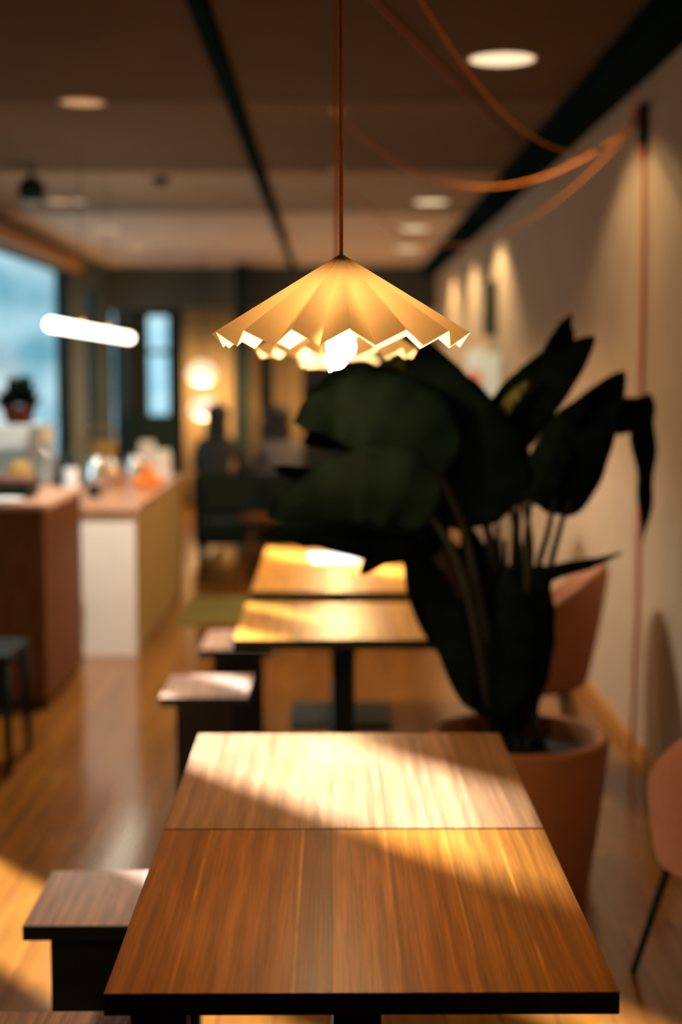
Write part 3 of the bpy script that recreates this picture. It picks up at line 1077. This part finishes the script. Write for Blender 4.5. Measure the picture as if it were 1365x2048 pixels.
# tube pendant over the counter
tx, tz = -1.49, 1.845
tl = thing('tube_lamp', 'long glowing horizontal tube lamp hanging over the counter', 'pendant lamp', (tx, 7.65, tz))
ang = 16
MB().tube([(0, 0, 0), (0, 0.02, 0), (0, 2.93, 0), (0, 2.95, 0)], 0.032, 16).obj('tube', M_TUBE, tl)
for yy in (0.95, 1.95):
    MB().tube([(0, yy, 0.03), (0, yy, H - tz)], 0.003, 6).obj('cord', M_BLACK, tl)
    MB().lathe([(0, 0.034), (0.028, 0.034), (0.024, 0.06), (0.008, 0.09), (0, 0.09)], (0, yy, 0)).obj('cap', M_BRASS, tl)
ZT = 0.852
# --- things on the counter and the cabinet


def top_x(px_, Y):
    return at(px_, 900, Y).x


def bottle(x, y_, z, h, r, label, mglass, mlab, labcol=True, tall=0.55):
    t = thing('bottle', label, 'bottle', (x, y_, z), 0, 'bottles on the counter')
    MB().lathe([(0, 0.0), (r * 0.95, 0.0), (r, 0.01), (r, h * tall), (r * 0.8, h * (tall + 0.1)), (r * 0.36, h * (tall + 0.2)),
                (r * 0.33, h * 0.96), (r * 0.4, h * 0.965), (r * 0.4, h), (0, h)], seg=24).obj('glass', mglass, t)
    if mlab:
        MB().lathe([(r + 0.001, h * 0.14), (r + 0.001, h * tall * 0.9)], seg=24).obj('paper_label', mlab, t)
    return t


bottle(top_x(141, 8.1), 8.1, ZT, 0.41, 0.043, 'tall dark bottle with a white label at the near end of the counter', M_BGLASS, M_PAPERW)
bottle(top_x(118, 8.3), 8.33, ZT, 0.30, 0.036, 'unlabelled dark bottle standing behind the white-labelled one', M_BGLASS, None)
t = thing('napkin_box', 'red card box on the near edge of the counter', 'box', (top_x(140, 7.98), 7.97, ZT))
MB().box((-0.05, -0.03, 0), (0.05, 0.03, 0.035)).obj('box_body', M_RED, t, bevel=0.004)
MB().box((-0.035, -0.02, 0.036), (0.035, 0.02, 0.040)).obj('napkins', M_ORANGE, t)


def jug(x, y_, z, s_, label):
    t = thing('steel_jug', label, 'jug', (x, y_, z), 0, 'steel jugs on the counter')
    MB().lathe([(0, 0), (0.05 * s_, 0), (0.065 * s_, 0.02 * s_), (0.07 * s_, 0.07 * s_), (0.05 * s_, 0.13 * s_), (0.053 * s_, 0.16 * s_),
                (0.048 * s_, 0.16 * s_), (0.045 * s_, 0.13 * s_), (0, 0.12 * s_)]).obj('bowl', M_STEEL, t)
    MB().tube(bez([(0.05 * s_, 0, 0.14 * s_), (0.10 * s_, 0, 0.13 * s_), (0.10 * s_, 0, 0.07 * s_), (0.066 * s_, 0, 0.04 * s_)], 12), 0.007 * s_, 8).obj('handle', M_STEEL, t)
    return t


jug(top_x(193, 9.1), 9.1, ZT, 1.25, 'bright round steel jug in the middle of the counter')
jug(top_x(268, 9.7), 9.7, ZT, 1.1, 'second steel jug, farther along beside the oranges')
t = thing('coffee_cup', 'small dark cup standing alone on the rose counter top', 'cup', (top_x(187, 8.45), 8.45, ZT))
MB().lathe([(0, 0), (0.028, 0), (0.038, 0.03), (0.042, 0.075), (0.038, 0.075), (0.034, 0.03), (0, 0.01)]).obj('cup_body', M_BLACK, t)
MB().tube(bez([(0.04, 0, 0.06), (0.065, 0, 0.055), (0.062, 0, 0.03), (0.038, 0, 0.025)], 10), 0.005, 8).obj('handle', M_BLACK, t)
t = thing('glass_jar', 'amber glass jar right of the bright steel jug', 'jar', (top_x(226, 9.25), 9.25, ZT))
MB().lathe([(0, 0), (0.05, 0), (0.055, 0.02), (0.055, 0.12), (0.04, 0.14), (0, 0.14)]).obj('jar_body', M_BRASS, t)
MB().lathe([(0, 0.141), (0.043, 0.141), (0.043, 0.16), (0, 0.16)]).obj('lid', M_STEEL, t)
t = thing('wicker_basket', 'brown wicker basket on the counter behind the bright jug', 'basket', (top_x(203, 10.1), 10.1, ZT))
MB().lathe([(0, 0), (0.09, 0), (0.11, 0.16), (0.12, 0.26), (0.112, 0.26), (0.10, 0.16), (0.08, 0.02), (0, 0.02)]).obj('basket_body', M_WICK, t)
hp = [(0.115 * math.cos(a), 0, 0.25 + 0.12 * math.sin(a)) for a in [PI * i / 14 for i in range(15)]]
MB().tube(hp, 0.008, 8).obj('handle', M_WICK, t)
# oranges in a low bowl
bx, by = top_x(297, 9.15), 9.12
t = thing('fruit_bowl', 'shallow orange bowl at the right side of the counter', 'bowl', (bx, by, ZT))
MB().lathe([(0, 0), (0.05, 0), (0.09, 0.02), (0.115, 0.055), (0.109, 0.055), (0.085, 0.026), (0, 0.008)]).obj('bowl_body', M_ORANGE, t)
og = [(-0.045, -0.02, 0.052, 'orange resting at the left of the orange bowl'), (0.042, -0.025, 0.052, 'orange resting at the right of the orange bowl'),
      (0.0, 0.05, 0.052, 'orange at the back of the orange bowl'), (0.0, 0.0, 0.118, 'topmost orange of the heap in the orange bowl')]
for (dx_, dy_, dz_, lb) in og:
    o = MB().sph((0, 0, 0), 0.038, (1, 1, 0.94)).obj('orange', M_ORANGE, loc=(bx + dx_, by + dy_, ZT + dz_))
    tag(o, lb, 'fruit', 'oranges in the bowl')
# paper bags at the far end
for k, (px_, Y, hh, lb) in enumerate([(330, 10.0, 0.17, 'pale paper bag at the far right end of the counter'), (300, 10.25, 0.22, 'taller pale paper bag left of the short one, far counter end')]):
    t = thing('paper_bag', lb, 'bag', (top_x(px_, Y) - 0.02, Y, ZT), R(10 * k))
    MB().box((-0.06, -0.04, 0), (0.06, 0.04, hh)).obj('bag_body', M_WHITE, t, bevel=0.008)
    MB().box((-0.055, -0.012, hh), (0.055, 0.012, hh + 0.03)).obj('folded_top', M_WHITE, t, bevel=0.004)

# coffee machine with a potted plant on top
mx = at(38, 900, 8.35).x
mcab = thing('back_cabinet', 'low grey cabinet behind the walnut one carrying the coffee machine', 'cabinet', (mx, 8.1, 0))
MB().box((-0.32, -0.22, 0.0), (0.165, 0.62, 0.88)).obj('body', M_WALLDARK, mcab, bevel=0.004)
MB().box((-0.33, -0.23, 0.881), (0.17, 0.63, 0.90)).obj('top', M_STEEL, mcab, bevel=0.003)
cm = thing('coffee_machine', 'silver grey coffee machine at the left edge under the small plant', 'coffee machine', (mx, 8.25, 0.901))
MB().box((-0.28, -0.05, 0.0), (0.16, 0.35, 0.05)).obj('drip_tray', M_STEEL, cm, bevel=0.006)
MB().box((-0.28, 0.10, 0.051), (0.16, 0.35, 0.24)).obj('back_body', M_GREYM, cm, bevel=0.01)
MB().box((-0.28, -0.08, 0.241), (0.16, 0.35, 0.39)).obj('head', M_GREYM, cm, bevel=0.02)
for sx in (-0.14, 0.08):
    gh = MB().cyl((sx, 0.0, 0.20), 0.035, 0.04, seg=20).obj('group_head', M_STEEL, cm)
    MB().tube([(sx, -0.02, 0.19), (sx, -0.14, 0.17)], 0.012, 10).obj('filter_handle', M_BLACK, gh)
MB().tube(bez([(0.18, -0.05, 0.25), (0.215, -0.06, 0.20), (0.21, -0.06, 0.08)], 10), 0.006, 8).obj('steam_wand', M_STEEL, cm)
sp = thing('small_plant', 'small bushy dark plant in a maroon pot on the coffee machine', 'potted plant', (at(36, 840, 8.35).x, 8.38, 1.292))
MB().lathe([(0, 0), (0.075, 0), (0.10, 0.09), (0.105, 0.10), (0.095, 0.10), (0.09, 0.085), (0, 0.08)]).obj('pot', mat('maroon_glaze', (0.07, 0.018, 0.010), 0.7, spec=0.1), sp)
b = MB()
for k in range(110):
    a, e = random.uniform(0, 2 * PI), random.uniform(0.1, 1.4)
    d = Vector((math.cos(a) * math.cos(e), math.sin(a) * math.cos(e), math.sin(e)))
    c0 = Vector((0, 0, 0.10))
    L = random.uniform(0.10, 0.20)
    s_ = d.orthogonal().normalized() * 0.028
    p0, p1_, p2_ = c0 + d * L * 0.25, c0 + d * L * 0.7, c0 + d * L
    v1 = [b.b.verts.new(p) for p in (p0, p1_ + s_, p2_, p1_ - s_)]
    b.b.faces.new(v1)
b.obj('foliage', M_LEAF, sp, solid=0.001)
t = thing('bread_basket', 'round olive-brown bread basket beside the coffee machine', 'basket', (at(88, 900, 8.0).x - 0.01, 7.42, 0.981))
MB().lathe([(0, 0), (0.045, 0), (0.07, 0.09), (0.062, 0.09), (0, 0.03)]).obj('basket_body', M_WICK, t)
MB().sph((0, 0, 0.10), 0.064, (1, 1, 0.85)).obj('bread', M_WICK, t)
t = thing('tray_box', 'black lidded tray box on top of the walnut cabinet', 'box', (at(25, 990, 6.9).x, 6.95, 0.981))
MB().box((-0.12, -0.12, 0), (0.09, 0.14, 0.075)).obj('box_body', M_BLACK, t, bevel=0.006)
MB().box((-0.125, -0.125, 0.076), (0.095, 0.145, 0.095)).obj('lid', mat('maroon_lid', (0.10, 0.03, 0.025), 0.5), t, bevel=0.006)
o = MB().lathe([(0, 0), (0.05, 0), (0.085, 0.012), (0.08, 0.014), (0.05, 0.004), (0, 0.004)]).obj('plate', M_PAPERW, loc=(at(14, 1000, 6.73).x, 6.72, 0.981))
tag(o, 'white saucer on the front edge of the walnut cabinet', 'plate')

# ------------------------------------------------------------------ far part of the room
o = MB().box((-0.99, 8.9, 0.0), (-0.30, 10.0, 0.012)).obj('rug', M_RUG, bevel=0.004)
tag(o, 'olive green rug on the floor beside the counter', 'rug')
sf = thing('sofa', 'long black sofa with its back towards the camera, far down the room', 'sofa', (-0.45, 12.0, 0))
MB().box((-0.72, 0.0, 0.12), (0.85, 0.17, 0.74)).obj('backrest', M_BLACK, sf, bevel=0.04)
MB().box((-0.62, 0.175, 0.14), (0.75, 0.78, 0.42)).obj('seat', M_BLACK, sf, bevel=0.03)
for sx in (-0.72, 0.755):
    MB().box((sx, 0.175, 0.12), (sx + 0.095, 0.78, 0.58)).obj('armrest', M_BLACK, sf, bevel=0.02)
    for sy in (0.08, 0.70):
        MB().cyl((sx + 0.05, sy, 0), 0.02, 0.12, seg=12).obj('leg', M_BLACK, sf)


def dark_chair(x, y_, rz, label):
    t = thing('black_chair', label, 'chair', (x, y_, 0), rz, 'black chairs far down the room')
    MB().box((-0.21, -0.20, 0.42), (0.21, 0.20, 0.46)).obj('seat', M_BLACK, t, bevel=0.015)
    MB().box((-0.20, -0.225, 0.56), (0.20, -0.195, 0.84)).obj('backrest', M_BLACK, t, bevel=0.01)
    for sx in (-1, 1):
        MB().tube([(0.18 * sx, -0.205, 0.82), (0.18 * sx, -0.19, 0.42), (0.19 * sx, -0.21, 0)], 0.014, 8).obj('leg', M_BLACK, t)
        MB().tube([(0.18 * sx, 0.18, 0.42), (0.19 * sx, 0.20, 0)], 0.014, 8).obj('leg', M_BLACK, t)
    return t


dark_chair(-0.80, 10.95, R(8), 'black chair right of the far counter end, before the sofa')
dark_chair(-0.22, 11.05, R(-6), 'black chair before the middle of the sofa, left of the plant leaves')
# wooden slatted crate in a warm brown between the chairs
t = thing('wood_side_table', 'small red-brown side table between the far black chairs', 'side table', (-0.52, 10.6, 0))
MB().lathe([(0, 0.50), (0.16, 0.50), (0.16, 0.525), (0, 0.525)]).obj('tabletop', M_CAB, t)
for k in range(3):
    a = R(90 + 120 * k)
    MB().tube([(0.06 * math.cos(a), 0.06 * math.sin(a), 0.5), (0.15 * math.cos(a), 0.15 * math.sin(a), 0)], 0.012, 8).obj('leg', M_CAB, t)
# dark cabinet / plants by the far window
t = thing('sideboard', 'dark tall sideboard under the far narrow window', 'sideboard', (-2.0, 17.9, 0))
MB().box((-0.55, 0, 0.06), (0.45, 0.5, 1.05)).obj('body', M_BLACK, t, bevel=0.01)
MB().box((-0.54, -0.018, 0.08), (-0.06, -0.001, 1.03)).obj('door', M_BLACK, t, bevel=0.004)
MB().box((-0.04, -0.018, 0.08), (0.44, -0.001, 1.03)).obj('door', M_BLACK, t, bevel=0.004)
MB().box((-0.5, 0.04, 0.0), (0.4, 0.46, 0.059)).obj('plinth', M_BLACK, t)


# seated guests
def person(x, y_, rz, label, top_mat, seat_z=0.45, lean=0.08):
    t = thing('person', label, 'person', (x, y_, 0), rz)
    # faces local +Y
    b = bmesh.new()
    V, Rr = [], []

    def vtx(p, r_):
        V.append(b.verts.new(p))
        Rr.append(r_)
        return V[-1]
    sz = seat_z
    pel = vtx((0, 0, sz + 0.12), 0.135)
    wa = vtx((0, lean * 0.4, sz + 0.30), 0.125)
    chs = vtx((0, lean, sz + 0.47), 0.14)
    nb = vtx((0, lean + 0.02, sz + 0.60), 0.06)
    nk = vtx((0, lean + 0.04, sz + 0.66), 0.052)
    hd = vtx((0, lean + 0.06, sz + 0.73), 0.085)
    ht = vtx((0, lean + 0.055, sz + 0.80), 0.078)
    for a, c in ((pel, wa), (wa, chs), (chs, nb), (nb, nk), (nk, hd), (hd, ht)):
        b.edges.new((a, c))
    for s_ in (-1, 1):
        sh = vtx((0.15 * s_, lean, sz + 0.54), 0.06)
        el = vtx((0.22 * s_, lean + 0.12, sz + 0.30), 0.042)
        wr = vtx((0.10 * s_, lean + 0.34, sz + 0.30), 0.028)
        pa = vtx((0.08 * s_, lean + 0.40, sz + 0.30), 0.034)
        b.edges.new((chs, sh)); b.edges.new((sh, el)); b.edges.new((el, wr)); b.edges.new((wr, pa))
        for q, (ox, oy, L) in enumerate(((-0.028, 0.01, 0.062), (-0.010, 0.015, 0.075), (0.010, 0.015, 0.07), (0.028, 0.01, 0.055))):
            f1 = vtx((0.08 * s_ + ox, lean + 0.43 + oy * 0.3, sz + 0.297), 0.010)
            f2 = vtx((0.08 * s_ + ox * 1.1, lean + 0.43 + L * 0.55, sz + 0.292), 0.009)
            f3 = vtx((0.08 * s_ + ox * 1.1, lean + 0.43 + L, sz + 0.280), 0.007)
            b.edges.new((pa, f1)); b.edges.new((f1, f2)); b.edges.new((f2, f3))
        t1 = vtx((0.08 * s_ - 0.042 * s_, lean + 0.40, sz + 0.293), 0.011)
        t2 = vtx((0.08 * s_ - 0.060 * s_, lean + 0.43, sz + 0.288), 0.009)
        b.edges.new((pa, t1)); b.edges.new((t1, t2))
        hp_ = vtx((0.10 * s_, 0.02, sz + 0.09), 0.088)
        kn = vtx((0.12 * s_, 0.44, sz + 0.06), 0.060)
        an = vtx((0.12 * s_, 0.42, 0.09), 0.040)
        to = vtx((0.13 * s_, 0.58, 0.035), 0.034)
        b.edges.new((pel, hp_)); b.edges.new((hp_, kn)); b.edges.new((kn, an)); b.edges.new((an, to))
    me = bpy.data.meshes.new('body')
    b.to_mesh(me)
    b.free()
    me.materials.append(top_mat)
    me.materials.append(M_SKIN)
    o = bpy.data.objects.new('body', me)
    COL.objects.link(o)
    o.parent = t
    k = o.modifiers.new('skin', 'SKIN')
    k.use_smooth_shade = True
    for i, sv in enumerate(me.skin_vertices[0].data):
        sv.radius = (Rr[i] * (1.15 if i in (0, 1, 2) else 1.0), Rr[i] * (0.8 if i in (0, 1, 2) else 1.0))
        sv.use_root = (i == 0)
    k = o.modifiers.new('sub', 'SUBSURF')
    k.levels = k.render_levels = 1
    hz = sz + 0.765
    hy = lean + 0.062
    # face: skin mask with nose, brow, ears
    f = MB()
    f.sph((0, hy + 0.006, hz), 0.092, (0.86, 1.0, 1.22), 24)
    f.sph((0, hy + 0.098, hz - 0.012), 0.015, (0.8, 1.1, 1.5), 12)
    f.sph((0, hy + 0.088, hz - 0.055), 0.018, (1.3, 0.6, 0.5), 12)
    for s_ in (-1, 1):
        f.sph((0.080 * s_, hy, hz - 0.01), 0.02, (0.4, 0.8, 1.3), 12)
        f.sph((0.032 * s_, hy + 0.084, hz + 0.018), 0.010, (1.3, 0.6, 0.8), 12)
    f.obj('head', M_SKIN, t)
    h = MB()
    h.sph((0, hy - 0.018, hz + 0.018), 0.104, (0.92, 1.02, 1.15), 24)
    h.sph((0, hy - 0.055, hz - 0.10), 0.098, (1.08, 0.6, 1.5), 20)
    h.sph((0, hy - 0.02, hz + 0.04), 0.112, (0.95, 1.0, 0.95), 20)
    h.obj('hair', M_HAIR, t)
    return t


person(-1.02, 12.40, R(-12), 'person with long dark hair in dark clothes seated near the glowing dome lamps', M_CLOTHD, 0.42)
person(-0.42, 12.42, R(18), 'person in a grey top seated on the sofa, right of the dark-haired one', M_CLOTHG, 0.40)


# dome lamps glowing far left
def dome(px_, py_, Y, r_, label):
    p = at(px_, py_, Y)
    t = thing('dome_lamp', label, 'pendant lamp', (p.x, Y, p.z), 0, 'dome lamps at the far end')
    prof = [(0.02, r_ * 0.8), (r_ * 0.5, r_ * 0.7), (r_ * 0.85, r_ * 0.3), (r_, -r_ * 0.15), (r_ * 0.9, -r_ * 0.5), (r_ * 0.5, -r_ * 0.72), (0, -r_ * 0.75)]
    MB().lathe(prof).obj('shade', M_DOME, t)
    MB().tube([(0, 0, r_ * 0.7), (0, 0, H - p.z)], 0.004, 6).obj('cord', M_BLACK, t)
    point_light('dome_light', (0, -0.0, -r_ - 0.05), 70, (1, 0.66, 0.34), 0.1, t)
    return t


dome(404, 745, 16.4, 0.17, 'upper glowing pinkish dome lamp at the far end left of the post')
dome(410, 815, 15.6, 0.165, 'lower glowing dome lamp hanging above the dark-haired person')

# tan curtains on the end wall
for k, (xa, xb, lb) in enumerate([(368, 470, 'ochre curtain hanging behind the dome lamps, left of the black post'),
                                  (500, 520, 'narrow tan curtain strip right of the black post'),
                                  (548, 606, 'broad tan curtain between the narrow strip and the plant')]):
    yc, zc = 17.44, 2.372
    x0, x1 = at(xa, 800, yc).x, at(xb, 800, yc).x
    n_ = 40
    b = MB()
    rows = []
    for i in range(n_ + 1):
        x = x0 + (x1 - x0) * i / n_
        yy = yc + 0.03 * math.sin(i * 1.3)
        rows.append((b.b.verts.new((x, yy, 0.03)), b.b.verts.new((x, yy, zc))))
    for A, B in zip(rows, rows[1:]):
        b.b.faces.new((A[0], B[0], B[1], A[1])).smooth = True
    o = b.obj('curtain', M_TAN, solid=0.004)
    tag(o, lb, 'curtain', 'curtains at the far end of the room')

# frames and a wall lamp on the right wall, far
def wall_item(px_a, px_b, py_t, py_b):
    def Yof(px_):
        lo_, hi_ = 2.0, 30.0
        for _ in range(50):
            mid = (lo_ + hi_) / 2
            if at(px_, 745, mid).x > XR:
                hi_ = mid
            else:
                lo_ = mid
        return lo_
    ya, yb = Yof(px_b), Yof(px_a)
    ym = (ya + yb) / 2
    return ya, yb, at(0, py_t, ym).z, at(0, py_b, ym).z


ya, yb, zt, zb = wall_item(936, 974, 700, 825)
t = thing('poster', 'pale blue and red poster hanging on the far right wall', 'poster', (XR, (ya + yb) / 2, zb))
hy, hz = (yb - ya) / 2, zt - zb
MB().box((-0.02, -hy, 0), (-0.002, hy, hz)).obj('backing', M_BLUEW, t)
MB().box((-0.0235, -hy * 0.7, hz * 0.32), (-0.0205, hy * 0.7, hz * 0.66)).obj('red_panel', M_RED, t)
ya, yb, zt, zb = wall_item(980, 1003, 705, 800)
t = thing('poster', 'narrow pale blue poster right of the one with a red panel', 'poster', (XR, (ya + yb) / 2, zb))
MB().box((-0.02, -(yb - ya) / 2, 0), (-0.002, (yb - ya) / 2, zt - zb)).obj('backing', M_BLUEW, t)
ya, yb, zt, zb = wall_item(984, 1000, 562, 672)
t = thing('wall_speaker', 'slim dark loudspeaker high on the far right wall between lit stripes', 'speaker', (XR, (ya + yb) / 2, zb))
MB().box((-0.09, -0.12, 0), (-0.002, 0.12, zt - zb)).obj('housing', M_WALLDARK, t, bevel=0.01)
MB().box((-0.094, -0.10, 0.02), (-0.0905, 0.10, zt - zb - 0.02)).obj('grille', M_BLACK, t)
